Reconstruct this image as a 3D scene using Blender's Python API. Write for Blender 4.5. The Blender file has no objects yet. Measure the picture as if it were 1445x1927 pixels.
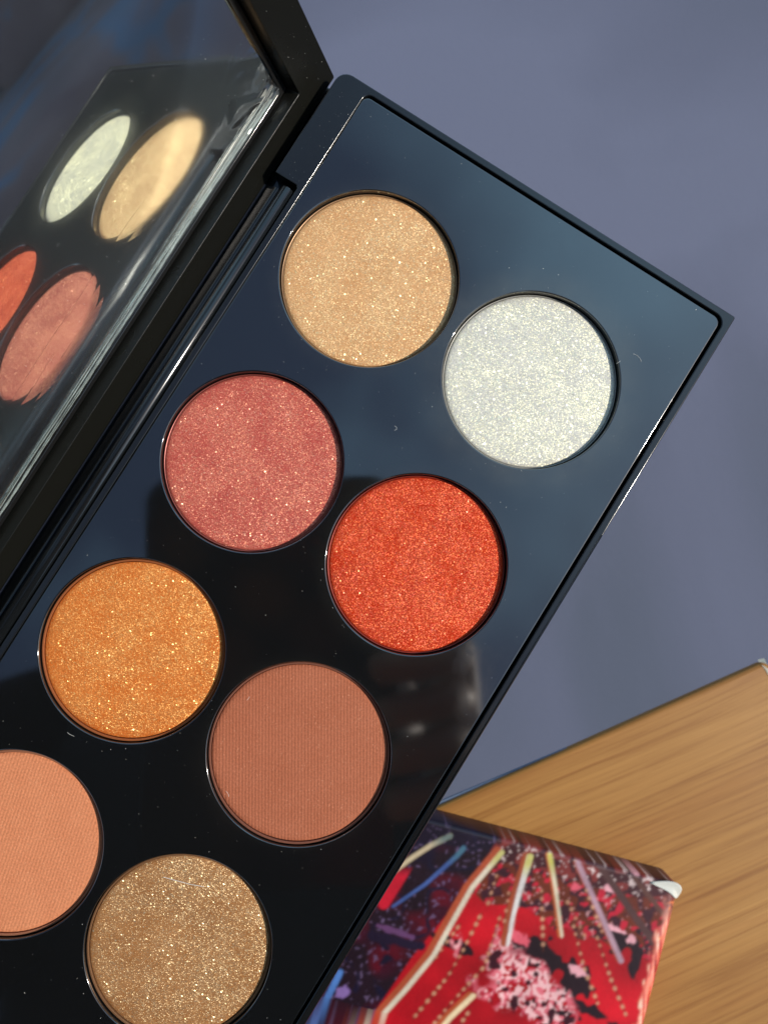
import bpy, bmesh, math, random
import numpy as np
from mathutils import Vector, Matrix
random.seed(7)
rng = np.random.default_rng(11)
MM = 0.001
sc = bpy.context.scene
COL = sc.collection

# ---------------------------------------------------------------- camera
RR = Vector((0.84765812, 0.52940451, 0.03473579))      # camera right
RU = Vector((-0.53044266, 0.84695197, 0.03609634))     # camera up
RB = Vector((-0.01030998, -0.0490227, 0.99874445))     # camera back
CAM = Vector((25.584, -2.365, 156.937))                # millimetres above the palette
cd = bpy.data.cameras.new("camera")
cam = bpy.data.objects.new("camera", cd); COL.objects.link(cam)
m = Matrix.Identity(4)
for i, v in enumerate((RR, RU, RB)):
    for k in range(3): m[k][i] = v[k]
m.translation = CAM * MM
cam.matrix_world = m
cd.sensor_fit = 'VERTICAL'; cd.sensor_height = 24.0; cd.sensor_width = 18.0
cd.lens = 24.0 * 1494.7 / 1927.0
cd.clip_start = 0.002; cd.clip_end = 100.0
cd.dof.use_dof = True; cd.dof.focus_distance = 0.1535; cd.dof.aperture_fstop = 13.0
sc.camera = cam

# ---------------------------------------------------------------- light
EL = math.radians(42); AZ = math.radians(-8)
right = Vector((RR.x, RR.y, 0)).normalized(); up = Vector((RU.x, RU.y, 0)).normalized()
h = right * math.cos(AZ) + up * math.sin(AZ)
SUN = (h * math.cos(EL) + Vector((0, 0, 1)) * math.sin(EL)).normalized()
CLOUD = (0.35, 0.2, 0.0)
w = bpy.data.worlds.new("World"); sc.world = w; w.use_nodes = True
nt = w.node_tree; bg = nt.nodes['Background']
sky = nt.nodes.new('ShaderNodeTexSky'); sky.sky_type = 'NISHITA'; sky.sun_disc = False
sky.sun_elevation = EL; sky.sun_rotation = math.atan2(SUN.x, SUN.y)
sky.air_density = 1.0; sky.dust_density = 1.2; sky.ozone_density = 1.6
# thin bluish cloud over the sky, added to brighten the plate's reflection
wtc = nt.nodes.new('ShaderNodeTexCoord'); wn = nt.nodes.new('ShaderNodeTexNoise'); wn.inputs['Scale'].default_value = 1.7
wmp = nt.nodes.new('ShaderNodeMapping'); wmp.inputs['Location'].default_value = CLOUD
wn.inputs['Detail'].default_value = 4.0; wn.inputs['Roughness'].default_value = 0.5
nt.links.new(wtc.outputs['Generated'], wmp.inputs['Vector']); nt.links.new(wmp.outputs[0], wn.inputs['Vector'])
wr = nt.nodes.new('ShaderNodeMapRange'); wr.inputs['From Min'].default_value = 0.40; wr.inputs['From Max'].default_value = 0.68
wr.inputs['To Min'].default_value = 0.0; wr.inputs['To Max'].default_value = 1.0; nt.links.new(wn.outputs[0], wr.inputs[0])
wm = nt.nodes.new('ShaderNodeMix'); wm.data_type = 'RGBA'; wm.blend_type = 'ADD'
nt.links.new(wr.outputs[0], wm.inputs[0]); nt.links.new(sky.outputs[0], wm.inputs[6]); wm.inputs[7].default_value = (2.7, 5.1, 6.5, 1)
nt.links.new(wm.outputs[2], bg.inputs[0]); bg.inputs[1].default_value = 0.15
sd = bpy.data.lights.new("sun", 'SUN'); sd.energy = 3.9; sd.angle = math.radians(0.53)
sd.color = (1.0, 0.925, 0.83)
so = bpy.data.objects.new("sun", sd); COL.objects.link(so)
so.rotation_euler = SUN.to_track_quat('Z', 'Y').to_euler(); so.location = SUN * 3
sc.view_settings.view_transform = 'Standard'; sc.view_settings.look = 'None'
sc.view_settings.exposure = 0.0; sc.view_settings.gamma = 1.0
sc.cycles.caustics_reflective = False; sc.cycles.caustics_refractive = False
sc.cycles.sample_clamp_indirect = 4.0; sc.cycles.max_bounces = 10; sc.cycles.transparent_max_bounces = 12

# ---------------------------------------------------------------- helpers
def srgb(r, g, b):
    return tuple(((c / 255) / 12.92 if c / 255 <= 0.04045 else ((c / 255 + 0.055) / 1.055) ** 2.4) for c in (r, g, b))
def tag(o, label=None, cat=None, kind=None, group=None):
    if label: o['label'] = label
    if cat: o['category'] = cat
    if kind: o['kind'] = kind
    if group: o['group'] = group
    return o
def empty(name, loc=(0, 0, 0)):
    o = bpy.data.objects.new(name, None); COL.objects.link(o); o.location = Vector(loc) * MM
    o.empty_display_size = 0.01
    return o
def link(name, me, mat, parent=None, smooth=True, ang=35):
    if smooth:
        me.shade_smooth(); me.set_sharp_from_angle(angle=math.radians(ang))
    o = bpy.data.objects.new(name, me); COL.objects.link(o)
    if mat: me.materials.append(mat)
    if parent:
        o.parent = parent
    return o
def finish(name, bm, mat, parent=None, smooth=True, ang=35, flipcheck=True):
    if flipcheck: bmesh.ops.recalc_face_normals(bm, faces=bm.faces)
    me = bpy.data.meshes.new(name); bm.to_mesh(me); bm.free()
    me.transform(Matrix.Scale(MM, 4))
    return link(name, me, mat, parent, smooth, ang)
def rrect(x0, y0, x1, y1, r=(1, 1, 1, 1), n=8):
    """rounded rectangle, radii in order lower left, lower right, upper right, upper left"""
    pts = []
    for (cx, cy, a0, rr) in ((x0, y0, 180, r[0]), (x1, y0, 270, r[1]), (x1, y1, 0, r[2]), (x0, y1, 90, r[3])):
        sx = 1 if cx == x0 else -1; sy = 1 if cy == y0 else -1
        for k in range(n + 1):
            a = math.radians(a0 + 90 * k / n)
            pts.append((cx + sx * rr + rr * math.cos(a), cy + sy * rr + rr * math.sin(a)))
    return pts
def circle(cx, cy, r, n=112):
    return [(cx + r * math.cos(2 * math.pi * k / n), cy + r * math.sin(2 * math.pi * k / n)) for k in range(n)]
def plate(name, loops, z0, z1, mat, parent=None, bevel=0.2, seg=3, xf=None):
    """a flat sheet with holes, from z0 to z1, edges rounded"""
    cu = bpy.data.curves.new('outline', 'CURVE'); cu.dimensions = '2D'; cu.fill_mode = 'BOTH'
    cu.extrude = (z1 - z0) / 2 - bevel
    if bevel: cu.bevel_depth = bevel; cu.bevel_resolution = seg; cu.offset = -bevel
    for lp in loops:
        s = cu.splines.new('POLY'); s.points.add(len(lp) - 1)
        for p, q in zip(s.points, lp): p.co = (q[0], q[1], 0, 1)
        s.use_cyclic_u = True
    t = bpy.data.objects.new('outline', cu); COL.objects.link(t)
    dg = bpy.context.evaluated_depsgraph_get(); dg.update()
    me0 = bpy.data.meshes.new_from_object(t.evaluated_get(dg))
    bpy.data.objects.remove(t); bpy.data.curves.remove(cu)
    bm = bmesh.new(); bm.from_mesh(me0); bpy.data.meshes.remove(me0)
    bmesh.ops.remove_doubles(bm, verts=bm.verts, dist=1e-4)
    bmesh.ops.translate(bm, verts=bm.verts, vec=(0, 0, (z0 + z1) / 2))
    bmesh.ops.recalc_face_normals(bm, faces=bm.faces)
    # the flat faces keep sharp borders, so that long thin triangles cannot bend their shading
    for e_ in bm.edges:
        if len(e_.link_faces) == 2:
            n1_, n2_ = e_.link_faces[0].normal, e_.link_faces[1].normal
            f1, f2 = abs(n1_.z) > .9995, abs(n2_.z) > .9995
            if f1 != f2: e_.smooth = False
    if xf is not None: bmesh.ops.transform(bm, matrix=xf, verts=bm.verts)
    bmesh.ops.recalc_face_normals(bm, faces=bm.faces)
    sharp = [e_.index for e_ in bm.edges if not e_.smooth]
    bm.edges.index_update(); sharp = [e_.index for e_ in bm.edges if not e_.smooth]
    o = finish(name, bm, mat, parent, flipcheck=False)
    at_ = o.data.attributes.get('sharp_edge') or o.data.attributes.new('sharp_edge', 'BOOLEAN', 'EDGE')
    for k in sharp: at_.data[k].value = True
    return o
def lathe(name, prof, mat, parent, n=112, loc=(0, 0, 0), ang=30):
    bm = bmesh.new(); rings = []
    for (r, z) in prof:
        if r < 1e-6: rings.append([bm.verts.new((loc[0], loc[1], loc[2] + z))])
        else: rings.append([bm.verts.new((loc[0] + r * math.cos(2 * math.pi * k / n), loc[1] + r * math.sin(2 * math.pi * k / n), loc[2] + z)) for k in range(n)])
    for a, b in zip(rings, rings[1:]):
        for k in range(n):
            k2 = (k + 1) % n
            if len(a) == 1: bm.faces.new((a[0], b[k], b[k2]))
            elif len(b) == 1: bm.faces.new((a[k], a[k2], b[0]))
            else: bm.faces.new((a[k], a[k2], b[k2], b[k]))
    return finish(name, bm, mat, parent, ang=ang)
def tube(bm, pts, rad, n=12, cap=True):
    """tube along points; rad a number or a list"""
    P = [Vector(p) for p in pts]; rings = []
    for i, p in enumerate(P):
        t = (P[min(i + 1, len(P) - 1)] - P[max(i - 1, 0)]).normalized()
        a = t.orthogonal().normalized() if i == 0 else (a0 - t * a0.dot(t)).normalized()
        a0 = a; b = t.cross(a); r = rad[i] if isinstance(rad, (list, tuple)) else rad
        rings.append([bm.verts.new(p + (a * math.cos(2 * math.pi * k / n) + b * math.sin(2 * math.pi * k / n)) * r) for k in range(n)])
    for A, B in zip(rings, rings[1:]):
        for k in range(n): bm.faces.new((A[k], A[(k + 1) % n], B[(k + 1) % n], B[k]))
    if cap: bm.faces.new(rings[0][::-1]); bm.faces.new(rings[-1])

# ---------------------------------------------------------------- materials
def newmat(name):
    mt = bpy.data.materials.new(name); mt.use_nodes = True
    n = mt.node_tree; n.nodes.clear()
    out = n.nodes.new('ShaderNodeOutputMaterial')
    return mt, n, out
def N(n, t, **kw):
    nd = n.nodes.new(t)
    for k, v in kw.items():
        if k.startswith('i_'):
            key = k[2:].replace('_', ' ')
            nd.inputs[int(key) if key.isdigit() else key].default_value = v
        else: setattr(nd, k, v)
    return nd
def principled(n, out, **kw):
    p = N(n, 'ShaderNodeBsdfPrincipled'); n.links.new(p.outputs[0], out.inputs[0])
    for k, v in kw.items(): p.inputs[k].default_value = v
    return p
def ramp(n, stops):
    r = N(n, 'ShaderNodeValToRGB'); e = r.color_ramp.elements
    e[0].position, e[0].color = stops[0][0], (*stops[0][1], 1)
    e[1].position, e[1].color = stops[-1][0], (*stops[-1][1], 1)
    for p, c in stops[1:-1]:
        x = e.new(p); x.color = (*c, 1)
    return r
def bump(n, height, strength, dist, normal=None):
    b = N(n, 'ShaderNodeBump', i_Strength=strength, i_Distance=dist)
    n.links.new(height, b.inputs['Height'])
    if normal is not None: n.links.new(normal, b.inputs['Normal'])
    return b
def math_(n, op, a, b=None, clamp=False):
    nd = N(n, 'ShaderNodeMath', operation=op); nd.use_clamp = clamp
    for i, v in enumerate((a, b)):
        if v is None: continue
        if isinstance(v, (int, float)): nd.inputs[i].default_value = v
        else: n.links.new(v, nd.inputs[i])
    return nd.outputs[0]

def mat_plain(name, col, rough=0.5, spec=0.5, metal=0.0, grain=0.0, gscale=3000, coat=0.0, ior=1.5):
    mt, n, out = newmat(name)
    p = principled(n, out, **{'Base Color': (*col, 1), 'Roughness': rough, 'Specular IOR Level': spec, 'Metallic': metal, 'Coat Weight': coat, 'IOR': ior})
    tc = N(n, 'ShaderNodeTexCoord')
    nz = N(n, 'ShaderNodeTexNoise', i_Scale=60.0, i_Detail=5.0); n.links.new(tc.outputs['Object'], nz.inputs['Vector'])
    mr = N(n, 'ShaderNodeMapRange', i_To_Min=rough * 0.75, i_To_Max=min(1, rough * 1.3)); n.links.new(nz.outputs[0], mr.inputs[0])
    n.links.new(mr.outputs[0], p.inputs['Roughness'])
    if grain:
        g = N(n, 'ShaderNodeTexNoise', i_Scale=float(gscale), i_Detail=2.0); n.links.new(tc.outputs['Object'], g.inputs['Vector'])
        b = bump(n, g.outputs[0], grain, 0.0001); n.links.new(b.outputs[0], p.inputs['Normal'])
    return mt

PX, PY, RH = 38.21, 43.485, 17.9       # pan pitch and hole radius, mm
def pan_xy(k):                         # k 0..7, row by row from the top
    return (k % 2) * PX, (1 - k // 2) * PY

def mat_lacquer():
    """glossy black plastic; powder dust and smears lie round the pans"""
    mt, n, out = newmat('black_lacquer')
    p = principled(n, out, **{'Base Color': (0.006, 0.0065, 0.007, 1), 'Roughness': 0.06, 'IOR': 2.1})
    tc = N(n, 'ShaderNodeTexCoord')
    nz = N(n, 'ShaderNodeTexNoise', i_Scale=45.0, i_Detail=6.0, i_Roughness=0.62, i_Distortion=0.6)
    n.links.new(tc.outputs['Object'], nz.inputs['Vector'])
    r = ramp(n, [(0.42, (0.045,) * 3), (0.6, (0.075,) * 3), (0.72, (0.15,) * 3)]); n.links.new(nz.outputs[0], r.inputs[0])
    n.links.new(r.outputs[0], p.inputs['Roughness'])
    # slight waviness of the moulded sheet
    wv = N(n, 'ShaderNodeTexNoise', i_Scale=22.0, i_Detail=1.0); n.links.new(tc.outputs['Object'], wv.inputs['Vector'])
    b = bump(n, wv.outputs[0], 0.35, 0.0006); n.links.new(b.outputs[0], p.inputs['Normal'])
    # pale dust round the pale pan and a little round the one left of it
    tot = None
    for (k, rad, amp) in ((1, 8.0, 1.0), (0, 4.0, 0.3), (3, 4.0, 0.22), (5, 3.0, 0.12)):
        x, y = pan_xy(k)
        d = N(n, 'ShaderNodeVectorMath', operation='DISTANCE'); n.links.new(tc.outputs['Object'], d.inputs[0])
        d.inputs[1].default_value = (x * MM, y * MM, 0)
        mr = N(n, 'ShaderNodeMapRange', interpolation_type='SMOOTHERSTEP', i_From_Min=(RH - 1) * MM, i_From_Max=(RH + rad) * MM, i_To_Min=amp, i_To_Max=0.0)
        n.links.new(d.outputs['Value'], mr.inputs[0])
        tot = mr.outputs[0] if tot is None else math_(n, 'ADD', tot, mr.outputs[0])
    nz2 = N(n, 'ShaderNodeTexNoise', i_Scale=110.0, i_Detail=5.0, i_Roughness=0.7); n.links.new(tc.outputs['Object'], nz2.inputs['Vector'])
    r2 = N(n, 'ShaderNodeMapRange', i_From_Min=0.3, i_From_Max=0.7, i_To_Min=0.25, i_To_Max=1.0); n.links.new(nz2.outputs[0], r2.inputs[0])
    fac = math_(n, 'MULTIPLY', math_(n, 'MULTIPLY', tot, r2.outputs[0]), 0.05, clamp=True)
    dust = N(n, 'ShaderNodeBsdfDiffuse', i_Color=(0.55, 0.53, 0.40, 1))
    mx = N(n, 'ShaderNodeMixShader'); n.links.new(fac, mx.inputs[0]); n.links.new(p.outputs[0], mx.inputs[1]); n.links.new(dust.outputs[0], mx.inputs[2])
    n.links.new(mx.outputs[0], out.inputs[0])
    return mt

def mat_powder(name, base, alt, flake, flake2, sparkle=0.5, tilt=0.8, size=0.26, big=0.04, lines=None, linestr=0.0, rough=0.3, tint=None, streak=0.0):
    """pressed powder: fine grain, mica flakes with their own tilt, faint pressed lines"""
    mt, n, out = newmat(name)
    tc = N(n, 'ShaderNodeTexCoord'); oc = tc.outputs['Object']
    # colour of the powder
    nz = N(n, 'ShaderNodeTexNoise', i_Scale=120.0, i_Detail=8.0, i_Roughness=0.75); n.links.new(oc, nz.inputs['Vector'])
    cr = ramp(n, [(0.36, base), (0.66, alt)]); n.links.new(nz.outputs[0], cr.inputs[0])
    gr = N(n, 'ShaderNodeTexNoise', i_Scale=2600.0, i_Detail=3.0); n.links.new(oc, gr.inputs['Vector'])
    gm = N(n, 'ShaderNodeMapRange', i_From_Min=0.3, i_From_Max=0.7, i_To_Min=0.82, i_To_Max=1.12); n.links.new(gr.outputs[0], gm.inputs[0])
    cm = N(n, 'ShaderNodeVectorMath', operation='SCALE'); n.links.new(cr.outputs[0], cm.inputs[0]); n.links.new(gm.outputs[0], cm.inputs['Scale'])
    bp = bump(n, gr.outputs[0], 0.5, 0.00008)
    normal = bp.outputs[0]
    if lines is not None:
        dt = N(n, 'ShaderNodeVectorMath', operation='DOT_PRODUCT'); n.links.new(oc, dt.inputs[0]); dt.inputs[1].default_value = (math.cos(lines), math.sin(lines), 0)
        ds = N(n, 'ShaderNodeVectorMath', operation='DOT_PRODUCT'); n.links.new(oc, ds.inputs[0]); ds.inputs[1].default_value = (-math.sin(lines), math.cos(lines), 0)
        mp = N(n, 'ShaderNodeCombineXYZ'); n.links.new(dt.outputs['Value'], mp.inputs[0]); n.links.new(ds.outputs['Value'], mp.inputs[1])
        wv = N(n, 'ShaderNodeTexWave', wave_type='BANDS', bands_direction='X', i_Scale=2 * math.pi / (20 * 0.00064), i_Distortion=0.25, i_Detail=2.0, i_Detail_Scale=1.5)
        wv.inputs['Detail Roughness'].default_value = 0.6
        n.links.new(mp.outputs[0], wv.inputs['Vector'])
        b2 = bump(n, wv.outputs[0], linestr, 0.00012, normal); normal = b2.outputs[0]
    df = N(n, 'ShaderNodeBsdfPrincipled', i_Roughness=0.75); df.inputs['Specular IOR Level'].default_value = 0.08
    n.links.new(cm.outputs[0], df.inputs['Base Color']); n.links.new(normal, df.inputs['Normal'])
    shader = df.outputs[0]
    def flakes(sz, cover, tl, colr, colr2, rgh, prev, strch=1.0, amt=0.6):
        mp = N(n, 'ShaderNodeMapping'); mp.inputs['Scale'].default_value = (1, strch, 1); mp.inputs['Rotation'].default_value = (0, 0, random.uniform(0, 3))
        n.links.new(oc, mp.inputs['Vector'])
        v = N(n, 'ShaderNodeTexVoronoi', i_Scale=1000.0 / sz); v.inputs['Randomness'].default_value = 1.0
        n.links.new(mp.outputs[0], v.inputs['Vector'])
        sub = N(n, 'ShaderNodeVectorMath', operation='SUBTRACT'); n.links.new(v.outputs['Color'], sub.inputs[0]); sub.inputs[1].default_value = (0.5, 0.5, 0.5)
        mul = N(n, 'ShaderNodeVectorMath', operation='MULTIPLY'); n.links.new(sub.outputs[0], mul.inputs[0]); mul.inputs[1].default_value = (2 * tl, 2 * tl, 0.2)
        ge = N(n, 'ShaderNodeNewGeometry')
        ad = N(n, 'ShaderNodeVectorMath', operation='ADD'); n.links.new(ge.outputs['Normal'], ad.inputs[0]); n.links.new(mul.outputs[0], ad.inputs[1])
        nn = N(n, 'ShaderNodeVectorMath', operation='NORMALIZE'); n.links.new(ad.outputs[0], nn.inputs[0])
        wn = N(n, 'ShaderNodeTexWhiteNoise', noise_dimensions='3D'); n.links.new(v.outputs['Position'], wn.inputs['Vector'])
        mc = N(n, 'ShaderNodeMix', data_type='RGBA'); n.links.new(wn.outputs['Value'], mc.inputs[0]); mc.inputs[6].default_value = (*colr, 1); mc.inputs[7].default_value = (*colr2, 1)
        gl = N(n, 'ShaderNodeBsdfAnisotropic'); gl.inputs['Roughness'].default_value = rgh; n.links.new(mc.outputs[2], gl.inputs['Color']); n.links.new(nn.outputs[0], gl.inputs['Normal'])
        sep = N(n, 'ShaderNodeSeparateColor'); n.links.new(wn.outputs['Color'], sep.inputs[0])
        pn = N(n, 'ShaderNodeTexNoise', i_Scale=140.0, i_Detail=3.0, i_Roughness=0.6); n.links.new(oc, pn.inputs['Vector'])
        pr = N(n, 'ShaderNodeMapRange', i_From_Min=0.32, i_From_Max=0.68, i_To_Min=cover * .55, i_To_Max=cover * 1.5); n.links.new(pn.outputs[0], pr.inputs[0])
        f = math_(n, 'LESS_THAN', sep.outputs[1], pr.outputs[0])
        f = math_(n, 'MULTIPLY', f, amt)
        mx = N(n, 'ShaderNodeMixShader'); n.links.new(f, mx.inputs[0]); n.links.new(prev, mx.inputs[1]); n.links.new(gl.outputs[0], mx.inputs[2])
        return mx.outputs[0]
    if sparkle > 0:
        shader = flakes(size * .56, sparkle * 1.2, tilt * .75, flake, flake2, rough + .24, shader, 1.0 + streak, .34)
        shader = flakes(size * 1.05, big * .7, tilt * 0.9, tuple(min(1, c * 1.15 + .03) for c in flake2), tuple(min(1, c * 1.15 + .05) for c in flake), rough + .12, shader, 1.0 + streak, .36)
        shader = flakes(0.24, 0.012, .85, flake, tuple(min(1, c * 1.1 + .06) for c in flake2), .38, shader, 1.0, .35)
    else:
        shader = flakes(0.16, 0.05, 0.5, flake, flake2, 0.6, shader, 1.0, .12)
    n.links.new(shader, out.inputs[0])
    return mt

M = {}
M['lacquer'] = mat_lacquer()
M['base'] = mat_plain('black_case_plastic', (0.008, 0.0085, 0.009), 0.14, 0.6, grain=0.05, ior=1.55)
M['lid'] = mat_plain('satin_black_lid_plastic', (0.0075, 0.0075, 0.006), 0.26, 0.28, grain=0.25, gscale=5000)
M['hinge'] = mat_plain('black_hinge_plastic', (0.007, 0.008, 0.009), 0.12, 0.6)
M['tin'] = mat_plain('thin_metal_pan', (0.42, 0.38, 0.34), 0.28, metal=1.0)
M['mirror'] = mat_plain('mirror_silver', (0.66, 0.68, 0.65), 0.012, metal=1.0)

# ================================================================ setting
def mat_floor():
    mt, n, out = newmat('slate_floor')
    p = principled(n, out, **{'Roughness': 0.75, 'Specular IOR Level': 0.3})
    tc = N(n, 'ShaderNodeTexCoord')
    nz = N(n, 'ShaderNodeTexNoise', i_Scale=1.5, i_Detail=5.0, i_Roughness=0.45, i_Distortion=0.8); n.links.new(tc.outputs['Object'], nz.inputs['Vector'])
    r = ramp(n, [(0.34, (0.074, 0.084, 0.114)), (0.5, (0.098, 0.105, 0.148)), (0.64, (0.118, 0.126, 0.176))]); n.links.new(nz.outputs[0], r.inputs[0])
    n.links.new(r.outputs[0], p.inputs['Base Color'])
    g = N(n, 'ShaderNodeTexNoise', i_Scale=260.0, i_Detail=4.0); n.links.new(tc.outputs['Object'], g.inputs['Vector'])
    b = bump(n, g.outputs[0], 0.3, 0.002); n.links.new(b.outputs[0], p.inputs['Normal'])
    return mt
ZF, ZT, ZB = -790.0, -60.0, -50.0      # floor, table top, top of the carton
bm = bmesh.new()
v = [bm.verts.new(q) for q in ((-15000, -15000, ZF), (15000, -15000, ZF), (15000, 15000, ZF), (-15000, 15000, ZF))]; bm.faces.new(v)
fl = finish('floor', bm, mat_floor(), flipcheck=False, smooth=False); tag(fl, 'smooth slate blue floor far below the palette', kind='structure')

def mat_wood():
    mt, n, out = newmat('oiled_wood')
    p = principled(n, out, **{'Roughness': 0.5, 'Specular IOR Level': 0.3})
    tc = N(n, 'ShaderNodeTexCoord')
    mp = N(n, 'ShaderNodeMapping'); mp.inputs['Scale'].default_value = (1.0, 0.05, 1.0); n.links.new(tc.outputs['Object'], mp.inputs['Vector'])
    # x runs across the grain
    big = N(n, 'ShaderNodeTexNoise', i_Scale=55.0, i_Detail=3.0, i_Distortion=0.7); n.links.new(mp.outputs[0], big.inputs['Vector'])
    wob = N(n, 'ShaderNodeTexNoise', i_Scale=9.0, i_Detail=2.0); n.links.new(tc.outputs['Object'], wob.inputs['Vector'])
    fine = N(n, 'ShaderNodeTexNoise', i_Scale=760.0, i_Detail=4.0, i_Roughness=0.65); 
    mp2 = N(n, 'ShaderNodeMapping'); mp2.inputs['Scale'].default_value = (1.0, 0.02, 1.0)
    dd = N(n, 'ShaderNodeVectorMath', operation='SCALE'); n.links.new(wob.outputs['Color'], dd.inputs[0]); dd.inputs['Scale'].default_value = 0.004
    ad = N(n, 'ShaderNodeVectorMath', operation='ADD'); n.links.new(tc.outputs['Object'], ad.inputs[0]); n.links.new(dd.outputs[0], ad.inputs[1])
    n.links.new(ad.outputs[0], mp2.inputs['Vector']); n.links.new(mp2.outputs[0], fine.inputs['Vector'])
    r1 = ramp(n, [(0.3, (0.29, 0.118, 0.024)), (0.48, (0.34, 0.158, 0.036)), (0.62, (0.38, 0.185, 0.046)), (0.75, (0.31, 0.128, 0.028))]); n.links.new(big.outputs[0], r1.inputs[0])
    r2 = ramp(n, [(0.34, (0.74, 0.64, 0.52)), (0.47, (0.95, 0.93, 0.9)), (0.62, (1.07, 1.08, 1.1))]); n.links.new(fine.outputs[0], r2.inputs[0])
    mu = N(n, 'ShaderNodeVectorMath', operation='MULTIPLY'); n.links.new(r1.outputs[0], mu.inputs[0]); n.links.new(r2.outputs[0], mu.inputs[1])
    n.links.new(mu.outputs[0], p.inputs['Base Color'])
    b = bump(n, fine.outputs[0], 0.35, 0.0005); n.links.new(b.outputs[0], p.inputs['Normal'])
    return mt
M['wood'] = mat_wood()
# table: local x runs away from the near edge, local y along it
A = Vector((84.4, -49.1, 0)); Cn = Vector((139.4, 29.8, 0)); ed = (Cn - A).normalized(); bd = Vector((ed.y, -ed.x, 0))
table = empty('wooden_table', (Cn.x, Cn.y, ZF))
table.rotation_euler.z = math.atan2(bd.y, bd.x)
tag(table, 'orange brown wooden table corner with straight grain under the printed carton', 'table')
TH = ZT - ZF
TL, TW = 900, 330
o = plate('tabletop', [rrect(0, -TL, TW, 0, (2, 2, 2, 2.5))], TH - 3.4, TH, M['wood'], table, bevel=1.2)
plate('apron', [rrect(16, -TL + 16, TW - 16, -16, (2, 2, 2, 2))], TH - 26, TH - 3.4, M['wood'], table, bevel=1.0)
M['blue_edge'] = mat_plain('pale_blue_edge', (0.12, 0.17, 0.26), 0.5)
plate('edge_band', [[(-1.0, -TL + 1), (2, -TL + 1), (2, -55), (.1, -55), (-.7, -100)]], TH - 2.4, TH - 1.4, M['blue_edge'], table, bevel=0)  # thin pale blue strip along the table edge, tapering off
M['chip'] = mat_plain('bare_pale_wood', (0.62, 0.55, 0.42), 0.7, grain=0.3, gscale=900)
bm = bmesh.new()
cv = [bm.verts.new((x, y, TH - 3 + z)) for x, y, z in ((-.3, -1.4, 0), (.5, -2.2, 3.1), (2, -1.8, 3.2), (5, -1.5, 3.1), (7, -.9, 3.1), (8, .3, 0), (4, .5, .4), (0, .4, .2))]
ctr = bm.verts.new((2.6, -.8, TH + .5))
for k in range(8): bm.faces.new((cv[k], cv[(k + 1) % 8], ctr))
o = finish('worn_corner', bm, M['chip'], table); tag(o, 'pale chipped corner of the wooden table')
plate('leg', [circle(210, -560, 32, 32)], 0, TH - 22, M['wood'], table, bevel=1)

# ================================================================ printed carton
def PIX(x, y, z):
    """position in world mm -> position in the print's own drawing units"""
    P = np.stack([x - CAM.x, y - CAM.y, z - CAM.z], -1)
    c = P @ np.array([RR, RU, RB]).T
    return 722.5 + 1494.7 * c[..., 0] / -c[..., 2], 963.5 - 1494.7 * c[..., 1] / -c[..., 2]
def vnoise(x, y, s, seed):
    """smooth value noise 0..1 on a lattice of pitch s"""
    r = np.random.default_rng(seed); L = r.random((257, 257))
    u = x / s; v_ = y / s; iu = np.floor(u).astype(int); iv = np.floor(v_).astype(int)
    fu = u - iu; fv = v_ - iv; fu = fu * fu * (3 - 2 * fu); fv = fv * fv * (3 - 2 * fv)
    g = lambda a, b: L[a % 257, b % 257]
    return (g(iu, iv) * (1 - fu) + g(iu + 1, iv) * fu) * (1 - fv) + (g(iu, iv + 1) * (1 - fu) + g(iu + 1, iv + 1) * fu) * fv
def segdist(x, y, pts):
    best = np.full(x.shape, 1e9); along = np.zeros(x.shape); acc = 0
    for (ax, ay), (bx, by) in zip(pts, pts[1:]):
        L = math.hypot(bx - ax, by - ay); t = np.clip(((x - ax) * (bx - ax) + (y - ay) * (by - ay)) / L ** 2, 0, 1)
        d = np.hypot(x - ax - t * (bx - ax), y - ay - t * (by - ay))
        m_ = d < best; best = np.where(m_, d, best); along = np.where(m_, acc + t * L, along); acc += L
    return best, along, acc
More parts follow.
